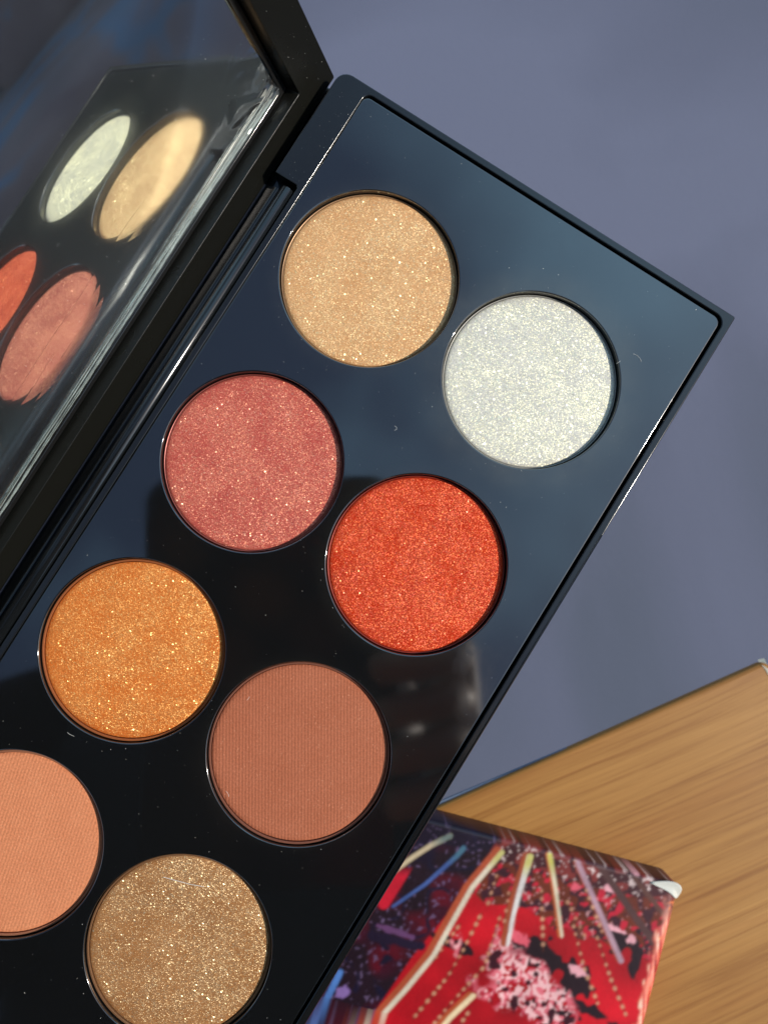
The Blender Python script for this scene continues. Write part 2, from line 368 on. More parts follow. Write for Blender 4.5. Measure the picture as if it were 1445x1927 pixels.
def art(x, y, edge):
    """the carton's print: red and dark fields, rays, strings of beads, blossom; edge = mm from the long side"""
    C = lambda *c: np.array(srgb(*c)) * 1.0
    n1 = vnoise(x, y, 26, 1); n2 = vnoise(x + .4 * y, y, 9, 2); n3 = vnoise(x, y, 5, 3); n4 = vnoise(x, y, 60, 4); n5 = vnoise(x, y, 14, 5)
    col = np.zeros(x.shape + (3,)); col[:] = C(205, 18, 34); nb = vnoise(x, y, 70, 77)[..., None]; col[:] = col * (.5 + .6 * nb)
    def put(mask, c, a=1.0):
        mk = np.clip(mask, 0, 1)[..., None] * a
        col[:] = col * (1 - mk) + np.asarray(c) * mk
    st = lambda v_, e=1.5: np.clip(0.5 + v_ / e, 0, 1)
    ycut = 1672 + 0.36 * (x - 860) + 30 * (n1 - .5)
    topm = st(ycut - y, 3)
    put(topm, C(104, 42, 24)); put(topm * st(n5 - .5, .08), C(62, 26, 36)); put(topm * st(n2 - .66, .05), C(190, 30, 52)); put(topm * st(n3 - .86, .05), C(206, 150, 150), .8)
    topb = st(1576 + .247 * (x - 860) - y + 26 + 14 * (n1 - .5), 5)
    put(topb, C(66, 26, 32)); put(topb * st(n5 - .6, .08), C(128, 48, 44)); put(topb * st(n3 - .78, .04), C(215, 190, 185))
    # dark patches and blossom
    for (cx, cy, rx, ry, an) in ((1015, 1795, 62, 26, .35), (1085, 1850, 26, 36, 0), (1194, 1800, 11, 42, .1), (1165, 1762, 30, 14, .4), (1040, 1905, 46, 17, .4), (1120, 1906, 36, 12, .5), (858, 1778, 40, 9, .45), (1165, 1775, 20, 22, 0)):
        ca, sa = math.cos(an), math.sin(an); u = ((x - cx) * ca + (y - cy) * sa) / rx; v_ = (-(x - cx) * sa + (y - cy) * ca) / ry
        put(st(1 - np.hypot(u, v_) + 1.1 * (n5 - .5), .12), C(36, 18, 26))
    u = ((x - 985) * .82 + (y - 1850) * .57) / 120; v_ = (-(x - 985) * .57 + (y - 1850) * .82) / 52
    bl = 1 - np.hypot(u, v_) + .9 * (n1 - .5)
    put(st(bl, .3) * st(n2 - .38, .06), C(176, 48, 66)); put(st(bl, .3) * st(n2 - .55, .06), C(222, 110, 122)); put(st(bl - .05, .3) * st(n3 + .3 * n2 - .72, .06), C(240, 186, 186)); put(st(bl, .3) * st(.26 - n5, .06), C(58, 18, 30))
    for (cx, cy, rx, ry) in ((975, 1765, 20, 11), (1088, 1826, 15, 9), (1150, 1745, 26, 4), (1200, 1640, 9, 7), (1148, 1672, 10, 7), (1186, 1767, 8, 8), (1083, 1670, 9, 8)):
        an = .4; ca, sa = math.cos(an), math.sin(an); u = ((x - cx) * ca + (y - cy) * sa) / rx; v_ = (-(x - cx) * sa + (y - cy) * ca) / ry
        put(st(1.1 - np.hypot(u, v_) + .9 * (n3 - .5), .2), C(232, 96, 112) if (cx % 2) else C(236, 168, 176))
    # dark violet field on the left
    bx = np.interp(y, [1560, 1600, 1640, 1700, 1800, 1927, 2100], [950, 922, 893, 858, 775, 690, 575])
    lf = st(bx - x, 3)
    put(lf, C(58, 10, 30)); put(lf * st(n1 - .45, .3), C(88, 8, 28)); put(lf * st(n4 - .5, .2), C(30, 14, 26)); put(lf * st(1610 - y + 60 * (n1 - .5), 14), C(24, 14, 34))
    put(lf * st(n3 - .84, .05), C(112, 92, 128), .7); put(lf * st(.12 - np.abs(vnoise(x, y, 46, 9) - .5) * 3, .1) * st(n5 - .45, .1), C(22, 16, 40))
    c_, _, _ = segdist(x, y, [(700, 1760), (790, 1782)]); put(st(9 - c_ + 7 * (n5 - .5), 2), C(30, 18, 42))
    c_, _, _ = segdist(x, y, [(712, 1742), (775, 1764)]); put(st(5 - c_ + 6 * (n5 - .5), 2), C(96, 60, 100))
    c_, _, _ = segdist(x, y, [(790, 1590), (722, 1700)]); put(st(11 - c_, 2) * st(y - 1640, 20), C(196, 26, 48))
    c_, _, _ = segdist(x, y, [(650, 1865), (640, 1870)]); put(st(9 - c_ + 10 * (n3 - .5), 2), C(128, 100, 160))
    # rays: orange side, pale core
    def ray(pts, w_, c, side=None, sw=0, sc_=None, taper=True, c0=None):
        if side is not None:
            d, al, L = segdist(x, y, [(a + side, b - abs(side) * .35) for a, b in pts]); put(st(sw - d, 2), sc_)
        d, al, L = segdist(x, y, pts); ww = w_ * (1 - .45 * al / L) if taper else w_
        put(st(ww - d, 2), c)
        if c0 is not None: put(st(ww - d, 2) * st(30 - al, 30), c0)
    ray([(944, 1604), (888, 1670), (847, 1742), (816, 1798), (765, 1860), (700, 1932), (600, 2040)], 4.6, C(222, 208, 184), -8, 8, C(176, 80, 50), False, C(205, 196, 120))
    ray([(997, 1612), (978, 1675), (966, 1720), (955, 1778)], 6.0, C(224, 218, 212), -8, 6, C(160, 74, 44), True, C(200, 192, 112))
    ray([(1034, 1609), (1044, 1665), (1057, 1762)], 4.4, C(220, 206, 176), -5, 3, C(190, 92, 46), True, C(205, 196, 96))
    ray([(1087, 1624), (1123, 1706), (1168, 1808)], 5, C(176, 140, 152), -6, 3, C(160, 72, 44), False)
    ray([(1128, 1629), (1174, 1696), (1228, 1772)], 7, C(82, 52, 50), None, 0, None, False)
    ray([(1195, 1655), (1246, 1718)], 5, C(92, 56, 48), None, 0, None, False)
    ray([(890, 1874), (846, 1916), (800, 1975)], 5, C(240, 214, 170), -7, 6, C(178, 84, 48), False)
    ray([(872, 1596), (858, 1612), (800, 1664), (739, 1706)], 4.6, C(66, 90, 150), None, 0, None, True, C(70, 110, 130))
    ray([(847, 1573), (812, 1590), (775, 1614), (740, 1640)], 4.6, C(190, 172, 140), None, 0, None, False, C(110, 125, 120))
    ray([(640, 1830), (615, 1880), (588, 1932), (560, 1990)], 6, C(78, 122, 190), None, 0, None, False)
    # strings of beads
    for pts in ([(906, 1718), (870, 1790), (842, 1838), (776, 1918)], [(942, 1720), (912, 1818), (845, 1892), (812, 1932)], [(1018, 1668), (1022, 1790)],
                [(1077, 1735), (1098, 1820), (1124, 1888)], [(1121, 1757), (1148, 1840), (1178, 1912)], [(958, 1672), (948, 1740)], [(866, 1738), (815, 1808)],
                [(1064, 1690), (1100, 1762)], [(1100, 1668), (1132, 1752)], [(884, 1900), (862, 1934)], [(936, 1640), (918, 1700)]):
        d, al, L = segdist(x, y, pts)
        put(st(1.5 - d, 1.5), C(96, 44, 30), .7); bi = np.floor(al / 17); bs = 2.6 + 1.9 * np.abs(np.sin(bi * 12.9 + pts[0][0])); put(st(bs - np.hypot(d * 1.2, (al % 17) - 8.5 + 2 * np.sin(bi * 7.7)), 2.5), C(206, 150, 118), .85)
    # the long side: streaked print and rubbed pale lines
    a2 = vnoise(x * 1.0, (y + 2.6 * x) * .12, 4.5, 21); e = st(3.4 - edge + 2.2 * (n5 - .5), 1.2) 
    lower = st(y - 1735, 40)
    put(e * (1 - lower), C(112, 58, 52)); put(e * (1 - lower) * st(a2 - .6, .1), C(164, 108, 94))
    put(e * lower * .9, C(190, 50, 50)); put(e * lower * st(a2 - .5, .12), C(240, 132, 108)); put(e * lower * st(a2 - .72, .1), C(246, 208, 180)); put(e * lower * st(.22 - a2, .1), C(120, 40, 34))
    put(e * st(n3 - .86, .06), C(236, 130, 74))
    fib = (vnoise(x + y, y, 2.4, 61) - .5) * .22 + (vnoise(x, y, 34, 62) - .5) * .35
    return np.clip(col * .9 * (1 + fib[..., None]), 0, 1)
def mat_print():
    mt, n, out = newmat('printed_card')
    p = principled(n, out, **{'Roughness': 0.38, 'Specular IOR Level': 0.4})
    a = N(n, 'ShaderNodeVertexColor', layer_name='print'); n.links.new(a.outputs[0], p.inputs['Base Color'])
    tc = N(n, 'ShaderNodeTexCoord'); g = N(n, 'ShaderNodeTexNoise', i_Scale=900.0, i_Detail=3.0); n.links.new(tc.outputs['Object'], g.inputs['Vector'])
    b = bump(n, g.outputs[0], 0.15, 0.0002); n.links.new(b.outputs[0], p.inputs['Normal'])
    return mt
K = Vector((145.0, -33.4, 0)); e1 = Vector((-0.957, -0.290, 0)).normalized(); e2 = Vector((-e1.y, e1.x, 0)) * 1.0
if e2.y > 0: e2 = -e2
carton = empty('printed_carton', (K.x, K.y, ZT))
tag(carton, 'red and violet printed cardboard box with pale worn corner on the wooden table', 'box')
def carton_mesh():
    BW, BL, BH = 112.0, 205.0, ZB - ZT - 0.3
    us = np.concatenate([np.arange(0, 88, 0.36), np.linspace(88, BW, 20)])
    vs = np.concatenate([np.arange(0, 50, 0.36), np.linspace(50, BL, 24)])
    U, V = np.meshgrid(us, vs, indexing='ij')
    # rounded long side and rounded corner: push the surface down near the edges
    def drop(t, r): return np.where(t < r, r - np.sqrt(np.maximum(r * r - (r - t) ** 2, 0)), 0)
    # the long side leans outwards a little further down the box, as a worn edge does
    uo = U + np.interp(V, [0, 9, 30, 200], [0.0, 0.0, -0.2, -0.2]) * np.clip(1 - U / 30, 0, 1)
    dz = drop(uo.clip(0), 3.2) * 1.0 + drop(V, 1.1) + drop(BW - U, 1.0) + drop(BL - V, 1.0)
    cr = 2.6; inside = (U < cr) & (V < cr)
    r_ = np.hypot(cr - U, cr - V); s = np.where(inside & (r_ > cr), cr / np.maximum(r_, 1e-6), 1)
    Uc = np.where(inside, cr - (cr - U) * s, U); Vc = np.where(inside, cr - (cr - V) * s, V)
    X = K.x + e1.x * Uc + e2.x * Vc; Y = K.y + e1.y * Uc + e2.y * Vc
    dz = np.minimum(dz, 4.0)
    Z = ZB - dz - 0.25 * (vnoise(U, V, 22, 31) - .5)
    px_, py_ = PIX(X, Y, np.full_like(X, ZB))
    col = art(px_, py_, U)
    for _ in range(1):      # ink spread
        c2 = np.pad(col, ((1, 1), (1, 1), (0, 0)), mode='edge')
        col = (c2[:-2, 1:-1] + c2[2:, 1:-1] + c2[1:-1, :-2] + c2[1:-1, 2:] + 2 * col) / 6
    nu, nv = U.shape
    verts = np.stack([X - K.x, Y - K.y, Z - ZT], -1).reshape(-1, 3)
    idx = np.arange(nu * nv).reshape(nu, nv)
    f = np.stack([idx[:-1, :-1], idx[1:, :-1], idx[1:, 1:], idx[:-1, 1:]], -1).reshape(-1, 4)
    # side walls hang from the rim
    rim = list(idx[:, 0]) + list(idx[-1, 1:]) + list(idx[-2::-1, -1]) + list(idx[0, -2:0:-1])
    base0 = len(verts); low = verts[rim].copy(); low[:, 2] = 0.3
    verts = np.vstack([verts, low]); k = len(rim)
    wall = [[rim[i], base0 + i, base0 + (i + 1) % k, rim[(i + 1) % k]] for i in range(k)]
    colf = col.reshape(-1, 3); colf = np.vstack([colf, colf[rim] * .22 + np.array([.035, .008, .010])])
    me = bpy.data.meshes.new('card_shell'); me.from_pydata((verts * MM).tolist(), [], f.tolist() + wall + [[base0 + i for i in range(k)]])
    at = me.color_attributes.new('print', 'FLOAT_COLOR', 'POINT')
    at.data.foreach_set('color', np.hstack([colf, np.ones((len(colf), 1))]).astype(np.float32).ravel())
    bm = bmesh.new(); bm.from_mesh(me); bmesh.ops.recalc_face_normals(bm, faces=bm.faces); bm.to_mesh(me); bm.free()
    return me
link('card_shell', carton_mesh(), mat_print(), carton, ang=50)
# worn corner: bare board, torn and curled
M['board'] = mat_plain('bare_board', (0.58, 0.57, 0.50), 0.8, grain=0.3, gscale=1500)
bm = bmesh.new()
prof = [(-0.35, 5.2, -3.0), (-0.45, 2.6, -1.4), (0.25, 0.6, -0.2), (2.4, -0.35, .2), (5.0, -0.2, .12), (8.6, .9, .1), (11.6, 2.0, .1), (8.0, 2.4, .14), (5.0, 3.0, .18), (2.8, 3.9, .1), (1.2, 5.2, -.7)]
prof = [(a * .82 - .1, b * .8 - .15, c * .8) for a, b, c in prof]
vv = [bm.verts.new((e1.x * a + e2.x * b, e1.y * a + e2.y * b, c + ZB - ZT + .02)) for a, b, c in prof]
hollow = bm.verts.new((e1.x * 1.7 + e2.x * 1.3, e1.y * 1.7 + e2.y * 1.3, ZB - ZT - .25))
for k in range(len(vv)): bm.faces.new((vv[k], vv[(k + 1) % len(vv)], hollow))
o = finish('worn_corner', bm, M['board'], carton)
ss = o.modifiers.new('round', 'SUBSURF'); ss.levels = ss.render_levels = 2
sl = o.modifiers.new('thick', 'SOLIDIFY'); sl.thickness = 0.0003; sl.offset = 0
tag(o, 'pale bare board corner of the printed box')

# ================================================================ the palette
pal = empty('makeup_palette', (0, 0, 0))
tag(pal, 'open black makeup palette with round powder pans and a mirror in its lid', 'makeup palette')
X0, X1, Y0, Y1 = -27.3, 66.7, -120.1, 76.7        # case
PX0, PX1, PY0, PY1 = -20.5, 64.55, -118.1, 74.65  # insert plate
NY1, NY0, NX = 51.6, -95.0, -21.9                 # hinge notch
outer = [(NX, NY0), (X0, NY0)] + [(X0 + 2.6 + 2.6 * math.cos(math.radians(a)), Y0 + 2.6 + 2.6 * math.sin(math.radians(a))) for a in range(180, 271, 15)] \
    + [(X1 - .3, Y0), (X1, Y0 + .3), (X1, Y1 - .3), (X1 - .3, Y1)] \
    + [(X0 + 2.6 + 2.6 * math.cos(math.radians(a)), Y1 - 2.6 + 2.6 * math.sin(math.radians(a))) for a in range(90, 181, 15)] + [(X0, NY1), (NX - .5, NY1), (NX, NY1 - .5)]
g = 0.62
plate('case_rim', [outer, rrect(PX0 - .12, PY0 - g, PX1 + g, PY1 + g, (1.6, 2.2, 2.2, 1.6))], -8.6, -0.05, M['base'], pal, bevel=0.22)
plate('case_floor', [rrect(X0 + .2, Y0 + .2, X1 - .3, Y1 - .2, (2.6, .5, .5, 2.6))], -9.2, -8.55, M['base'], pal, bevel=0.2)
plate('hinge_spine', [rrect(-34.5, Y0 + 1, X0 + 1, Y1 - 1.2, (1, 1, 1, 1))], -11.0, -7.4, M['hinge'], pal, bevel=0.4)
loops = [rrect(PX0, PY0, PX1, PY1, (1.5, 1.7, 1.7, 1.5))]
for k in range(8):
    x, y = pan_xy(k); loops.append(circle(x, y, RH))
plate('insert_plate', loops, -3.2, 0, M['lacquer'], pal, bevel=0.28, seg=4)
# latch nick in the right rim
bm = bmesh.new()
for (ya, yb) in ((24.5, -68.0),):
    tube(bm, [(X1 - .28, ya, -.12), (X1 - .28, yb, -.12)], 0.22, 10)
finish('latch_ridge', bm, M['base'], pal)

R, G_ = srgb, None
spec = [
 # base, alt, flake, flake2, sparkle, tilt, size, big, lines, linestr, rough, label
 dict(base=srgb(202, 148, 98), alt=srgb(214, 164, 114), flake=(0.95, 0.66, 0.40), flake2=(0.88, 0.80, 0.42), sparkle=.42, tilt=.62, size=.24, big=.06, rough=.30),
 dict(base=srgb(196, 193, 184), alt=srgb(208, 205, 194), flake=(0.98, 0.92, 0.54), flake2=(0.92, 0.91, 0.62), sparkle=.42, tilt=.5, size=.28, big=.10, rough=.32),
 dict(base=srgb(176, 76, 68), alt=srgb(190, 90, 76), flake=(0.98, 0.52, 0.28), flake2=(0.90, 0.42, 0.32), sparkle=.40, tilt=.66, size=.22, big=.035, rough=.30),
 dict(base=srgb(178, 38, 14), alt=srgb(198, 54, 20), flake=(1.0, 0.36, 0.12), flake2=(0.98, 0.22, 0.16), sparkle=.46, tilt=.62, size=.22, big=.035, rough=.30),
 dict(base=srgb(198, 98, 34), alt=srgb(214, 118, 52), flake=(1.0, 0.58, 0.18), flake2=(1.0, 0.70, 0.28), sparkle=.5, tilt=.62, size=.24, big=.07, rough=.28, lines=math.radians(32), linestr=.10, streak=.5),
 dict(base=srgb(168, 98, 70), alt=srgb(175, 105, 77), flake=(.8, .45, .3), flake2=(.8, .5, .35), sparkle=0, lines=math.radians(32), linestr=.30),
 dict(base=srgb(208, 131, 92), alt=srgb(216, 140, 100), flake=(.9, .6, .4), flake2=(.9, .65, .4), sparkle=0, lines=math.radians(14), linestr=.22),
 dict(base=srgb(150, 98, 54), alt=srgb(170, 118, 72), flake=(0.92, 0.68, 0.36), flake2=(0.95, 0.80, 0.52), sparkle=.46, tilt=.66, size=.25, big=.07, rough=.27, streak=.5),
]
plab = ['pale gold shimmer powder', 'icy white powder with yellow sparkle', 'rose pink shimmer powder', 'red orange shimmer powder', 'orange gold metallic powder', 'matte brick brown powder with pressed lines', 'matte peach powder with pressed lines', 'bronze taupe metallic powder']
for k in range(8):
    x, y = pan_xy(k)
    s = spec[k]
    ro = 17.72
    rimmat = mat_plain('dusty_metal_rim', tuple(.55 * a + .02 for a in s['alt']), 0.4, metal=.35)
    pan = lathe('pan', ([(17.28, -2.2), (17.30, -1.05), (17.36, -0.97), (17.6, -0.96), (ro, -1.05), (ro, -3.4), (0, -3.4)] if k > 3 else [(17.5, -2.4), (17.5, -1.72), (17.6, -1.66), (ro, -1.72), (ro, -3.4), (0, -3.4)]), rimmat, pal, loc=(x, y, 0))
    rp = 17.0
    prof = [(0, -1.14), (6, -1.14), (11, -1.15), (14.5, -1.16), (15.8, -1.18), (16.5, -1.21), (16.95, -1.28), (17.15, -1.4), (17.24, -2.2)]
    if k in (0, 1, 2, 3): prof = [(0, -1.38), (8, -1.38), (14, -1.40), (16.2, -1.43), (16.9, -1.48), (17.2, -1.56), (17.38, -1.7), (17.45, -2.3)]
    pw = lathe('powder', prof, mat_powder('powder_' + plab[k].replace(' ', '_'), **s), pan, loc=(x, y, 0), n=128)
    pw['label'] = plab[k]; pan['label'] = 'thin metal pan holding ' + plab[k]

# ---- lid
T = 0.389466
U = Vector((-math.sin(T), 0, math.cos(T))); NN = Vector((math.cos(T), 0, math.sin(T))); O = Vector((-35.52, 0, 0))
LX = Matrix((( 0, U.x, NN.x, O.x), (-1, 0, 0, 0), (0, U.z, NN.z, 0), (0, 0, 0, 1)))  # (a,u,n): a = -Y
def lidpt(y, u, n): return O + Vector((0, y, 0)) + U * u + NN * n
OF = 4.0
ring_o = rrect(-76.7, -6.8, 120.1, 88, (.4, .4, 2.5, 2.5)); ring_i = rrect(-67.4, -0.9, 110.8, 80, (.35, .35, .5, .5))
plate('lid_frame', [ring_o, ring_i], -0.6, OF, M['lid'], pal, bevel=0.16, seg=2, xf=LX)
plate('lid_back', [rrect(-76.5, -6.6, 119.9, 87.8, (.6, .6, 2.5, 2.5))], -3.4, -0.62, M['lid'], pal, bevel=0.5, seg=3, xf=LX)
M['bezel'] = mat_plain('glossy_black_bezel', (0.01, 0.01, 0.01), 0.08, 0.6)
plate('mirror_bezel', [rrect(-67.3, -0.8, 110.7, 79.9, (.3,) * 4), rrect(-65.7, .35, 109.1, 78.6, (.9,) * 4)], -0.55, 0.75, M['bezel'], pal, bevel=0.18, seg=2, xf=LX)
mir = plate('mirror', [rrect(-65.9, .2, 109.3, 78.8, (.8,) * 4)], -0.5, 0.0, M['mirror'], pal, bevel=0, xf=LX)

# ---- protective film over the mirror: thin, hazy, creased along its lower edge and corner
def mat_film():
    mt, n, out = newmat('thin_clear_film')
    tr = N(n, 'ShaderNodeBsdfTransparent', i_Color=(0.93, 0.94, 0.93, 1))
    gl = N(n, 'ShaderNodeBsdfAnisotropic', i_Color=(0.92, 1.0, 0.97, 1)); gl.inputs['Roughness'].default_value = 0.1
    fr = N(n, 'ShaderNodeFresnel', i_IOR=1.42)
    mx = N(n, 'ShaderNodeMixShader'); n.links.new(fr.outputs[0], mx.inputs[0]); n.links.new(tr.outputs[0], mx.inputs[1]); n.links.new(gl.outputs[0], mx.inputs[2])
    # fine haze: rubbed plastic scatters a little sunlight
    df = N(n, 'ShaderNodeBsdfDiffuse', i_Color=(0.80, 0.82, 0.86, 1))
    tc = N(n, 'ShaderNodeTexCoord'); nz = N(n, 'ShaderNodeTexNoise', i_Scale=38.0, i_Detail=4.0, i_Distortion=0.6); n.links.new(tc.outputs['Object'], nz.inputs['Vector'])
    mr = N(n, 'ShaderNodeMapRange', i_From_Min=0.3, i_From_Max=0.7, i_To_Min=0.010, i_To_Max=0.022); n.links.new(nz.outputs[0], mr.inputs[0])
    m2 = N(n, 'ShaderNodeMixShader'); n.links.new(mr.outputs[0], m2.inputs[0]); n.links.new(mx.outputs[0], m2.inputs[1]); n.links.new(df.outputs[0], m2.inputs[2])
    n.links.new(m2.outputs[0], out.inputs[0])
    return mt
M['film'] = mat_film()
def film_height(a, u):
    """creases: height above the mirror in mm, at a = -Y, u up the lid"""
    y = -a
    low = np.clip(1 - u / 9.0, 0, 1); cor = np.clip(1 - np.hypot((y - 64) / 15, (u - 2) / 13), 0, 1)
    z = 0.22 + 0.05 * vnoise(a + 300, u + 50, 17, 41)
    z = z + low ** 2 * 0.16 * np.abs(vnoise(a * .35 + 200, u * 1.2 + 90, 3.2, 42) - .5)
    z = z + cor * (1.1 * np.abs(vnoise(a + 220 + u, u + 70 - .6 * a, 5.2, 43) - .5) + .3 * np.abs(vnoise(a + 220 - u, u + 70, 2.6, 44) - .5))
    z = z + 0.60 * np.exp(-((u - 1.35 - .12 * np.sin(a / 23)) / .42) ** 2) + .22 * np.exp(-((u - 2.35 - .12 * np.sin(a / 19 + 1)) / .3) ** 2)
    return z
aa = np.arange(-65.6, 109.0, 0.55); uu = np.concatenate([np.arange(.4, 16, 0.22), np.arange(16, 78.5, 1.2)])
AA, UU = np.meshgrid(aa, uu, indexing='ij'); HH = film_height(AA, UU)
vts = [lidpt(-a, u_, h_) * MM for a, u_, h_ in zip(AA.ravel(), UU.ravel(), HH.ravel())]
ii = np.arange(AA.size).reshape(AA.shape)
ff = np.stack([ii[:-1, :-1], ii[1:, :-1], ii[1:, 1:], ii[:-1, 1:]], -1).reshape(-1, 4).tolist()
me = bpy.data.meshes.new('protective_film'); me.from_pydata([tuple(q) for q in vts], [], ff)
o = link('protective_film', me, M['film'], pal, ang=12); o['label'] = 'clear creased film over the lid mirror'
# stretched strips of the film that cling to the mirror at a tilt and double what it shows
def cling_strips():
    bm = bmesh.new(); r = random.Random(12)
    # (u low, u high, tilt, slant along the hinge)
    for (ua, ub, tl, sk_) in ((11.0, 13.4, .7, .6), (8.8, 11.1, 1.7, .7), (6.9, 8.9, 2.8, -.5), (5.3, 7.0, 4.3, .9), (3.9, 5.4, 5.6, -.4)):
        y = r.uniform(56, 63)
        while y > -70:
            L = r.uniform(24, 34); sl_ = r.uniform(.010, .035); t_ = math.radians(tl + r.uniform(-.35, .35)); kk = math.tan(math.radians(sk_ + r.uniform(-.5, .5)))
            y2 = y - L; n_ = 7; lo = []; hi = []
            for k in range(n_ + 1):
                f = k / n_; yy = y - L * f; w_ = math.sin(math.pi * min(1, .12 + f * .95)) ** .6
                mid = (ua + ub) / 2 + (f - .5) * L * sl_; hw = (ub - ua) / 2 * (.35 + .65 * w_)
                for lst, u_ in ((lo, mid - hw), (hi, mid + hw)):
                    lst.append(bm.verts.new(lidpt(yy, u_, 0.035 + math.tan(t_) * (mid + hw - u_) * .99 + kk * .04 * (yy - y2))))
            for k in range(n_): bm.faces.new((lo[k], lo[k + 1], hi[k + 1], hi[k]))
            y = y2 + r.uniform(3, 8)
    for f_ in bm.faces:
        f_.normal_update()
        if f_.normal.dot(NN) < 0: f_.normal_flip()
    return finish('film_crease', bm, M['mirror'], pal, smooth=False, flipcheck=False)
o = cling_strips(); o['kind'] = 'stuff'

# the film's rolled lower edge, its sky reflection painted as pale green
mt, n, out = newmat('folded_film')
tr = N(n, 'ShaderNodeBsdfTransparent'); df = N(n, 'ShaderNodeBsdfPrincipled', i_Roughness=0.22); df.inputs['Base Color'].default_value = (0.50, 0.58, 0.54, 1)
tc = N(n, 'ShaderNodeTexCoord'); nz = N(n, 'ShaderNodeTexNoise', i_Scale=160.0, i_Detail=4.0); n.links.new(tc.outputs['Object'], nz.inputs['Vector'])
mr = N(n, 'ShaderNodeMapRange', i_From_Min=0.3, i_From_Max=0.7, i_To_Min=0.12, i_To_Max=0.5); n.links.new(nz.outputs[0], mr.inputs[0])
mx = N(n, 'ShaderNodeMixShader'); n.links.new(mr.outputs[0], mx.inputs[0]); n.links.new(tr.outputs[0], mx.inputs[1]); n.links.new(df.outputs[0], mx.inputs[2]); n.links.new(mx.outputs[0], out.inputs[0])
M['fold'] = mt
bm = bmesh.new()
for (u0, r0, ph, y_a, y_b) in ((1.25, .34, 0, 63, -100), (1.95, .16, 1.3, 64, -70), (2.5, .10, 2.2, 61, -30), (3.2, .07, .5, 63, 22)):
    ys = np.linspace(y_a, y_b, 90)
    tube(bm, [lidpt(y, u0 + .14 * math.sin(y / 15 + ph) + .05 * math.sin(y / 3.7 + ph), .42 + r0 * .5 + .08 * math.sin(y / 8 + ph)) for y in ys], [r0 * (.55 + .45 * (y - y_b) / (y_a - y_b)) * (1 + .15 * math.sin(y * 1.7)) for y in ys], 10)
finish('film_fold', bm, M['fold'], pal)
# ---- hinge
bm = bmesh.new()
tube(bm, [(-23.6, 50.3, -1.35), (-23.6, 50.0, -1.35), (-23.6, -93.6, -1.35), (-23.6, -93.9, -1.35)], [1.35, 1.55, 1.55, 1.35], 28)
finish('hinge_barrel', bm, M['hinge'], pal, ang=40)
bm = bmesh.new()
tube(bm, [(-25.6, 49.4, -1.9), (-25.6, -93, -1.9)], .75, 14)
finish('hinge_ridge', bm, M['hinge'], pal, ang=40)
bm = bmesh.new()
P4 = [(-31.0, -7.6), (-29.6, -5.4), (-26.6, -3.2), (-25.0, -2.6), (-24.6, -3.6), (-27.5, -7.4)]
a_ = [bm.verts.new((x, 50.0, z)) for x, z in P4]; b_ = [bm.verts.new((x, -93.5, z)) for x, z in P4]
for k in range(6): bm.faces.new((a_[k], a_[(k + 1) % 6], b_[(k + 1) % 6], b_[k]))
bm.faces.new(a_); bm.faces.new(b_[::-1])
finish('hinge_leaf', bm, M['hinge'], pal)

# ---- loose specks of powder and lint on the plate, rim and film
def specks():
    bm = bmesh.new(); r = random.Random(3)
    def sp(p, s, nrm=Vector((0, 0, 1))):
        p = Vector(p) + nrm * s * .4
        vs_ = [bm.verts.new(p + Vector([r.uniform(-1, 1) for _ in range(3)]).normalized() * s * r.uniform(.6, 1.2)) for _ in range(5)]
        try:
            for t in ((0, 1, 2), (0, 2, 3), (0, 3, 1), (4, 1, 2), (4, 2, 3), (4, 3, 1)): bm.faces.new([vs_[k] for k in t])
        except ValueError: pass
    n_ = 0
    while n_ < 380:
        x = r.uniform(PX0 + .5, PX1 - .5); y = r.uniform(-118, PY1 - .5)
        if any(math.hypot(x - a, y - b) < RH + .2 for a, b in (pan_xy(k) for k in range(8))): continue
        sp((x, y, 0), r.choice((.035, .045, .055, .08)) if r.random() < .9 else .12); n_ += 1
    for k in range(60):      # ring of crumbs round the pale pan and the shimmer pans
        kk = r.choice((0, 1, 1, 2, 5)); x, y = pan_xy(kk); a = r.uniform(0, 6.28); d = RH + abs(r.gauss(0, 1.5)) + .15
        xx, yy = x + d * math.cos(a), y + d * math.sin(a)
        if any(math.hypot(xx - p_, yy - q_) < RH + .1 for p_, q_ in (pan_xy(j) for j in range(8))): continue
        if PX0 < xx < PX1 and yy < PY1: sp((xx, yy, 0), r.uniform(.03, .06))
    for k in range(36): sp((r.uniform(-26.5, -21), r.uniform(52, 74), 0), r.uniform(.03, .07))
    for k in range(110):
        y_ = r.uniform(-45, 64); u_ = abs(r.gauss(0, 15)) + .8
        if u_ < 60: sp(lidpt(y_, u_, float(film_height(np.array(-y_), np.array(u_))) + .02), r.uniform(.04, .09), NN)
    for k in range(16): sp(lidpt(r.uniform(69, 76), r.uniform(-6, 18), OF), r.uniform(.04, .09), NN)
    return bm
M['speck'] = mat_plain('pale_powder_specks', (0.85, 0.82, 0.74), 0.5)
o = finish('powder_specks', specks(), M['speck'], pal, smooth=False); o['kind'] = 'stuff'
bm = bmesh.new(); r = random.Random(9)
for (cx, cy, L, a0, cv_) in ((55, 58.5, 2.4, 2.4, .5), (51, 55.5, 1.0, 1.0, .2), (20.3, 20.2, 1.4, .6, 1.4), (31, -57.5, 1.2, 2.2, .4), (24, -40, .9, 1.2, .3), (-2, -63.2, 1.5, -.2, .2)):
    pts = []; a = a0; x, y = cx, cy
    for k in range(9):
        pts.append((x, y, .08 + .05 * math.sin(k * .7))); x += L / 8 * math.cos(a); y += L / 8 * math.sin(a); a += cv_ * .3
    tube(bm, pts, .022, 5)
o = finish('lint', bm, M['speck'], pal); o['kind'] = 'stuff'
x7, y7 = pan_xy(7)
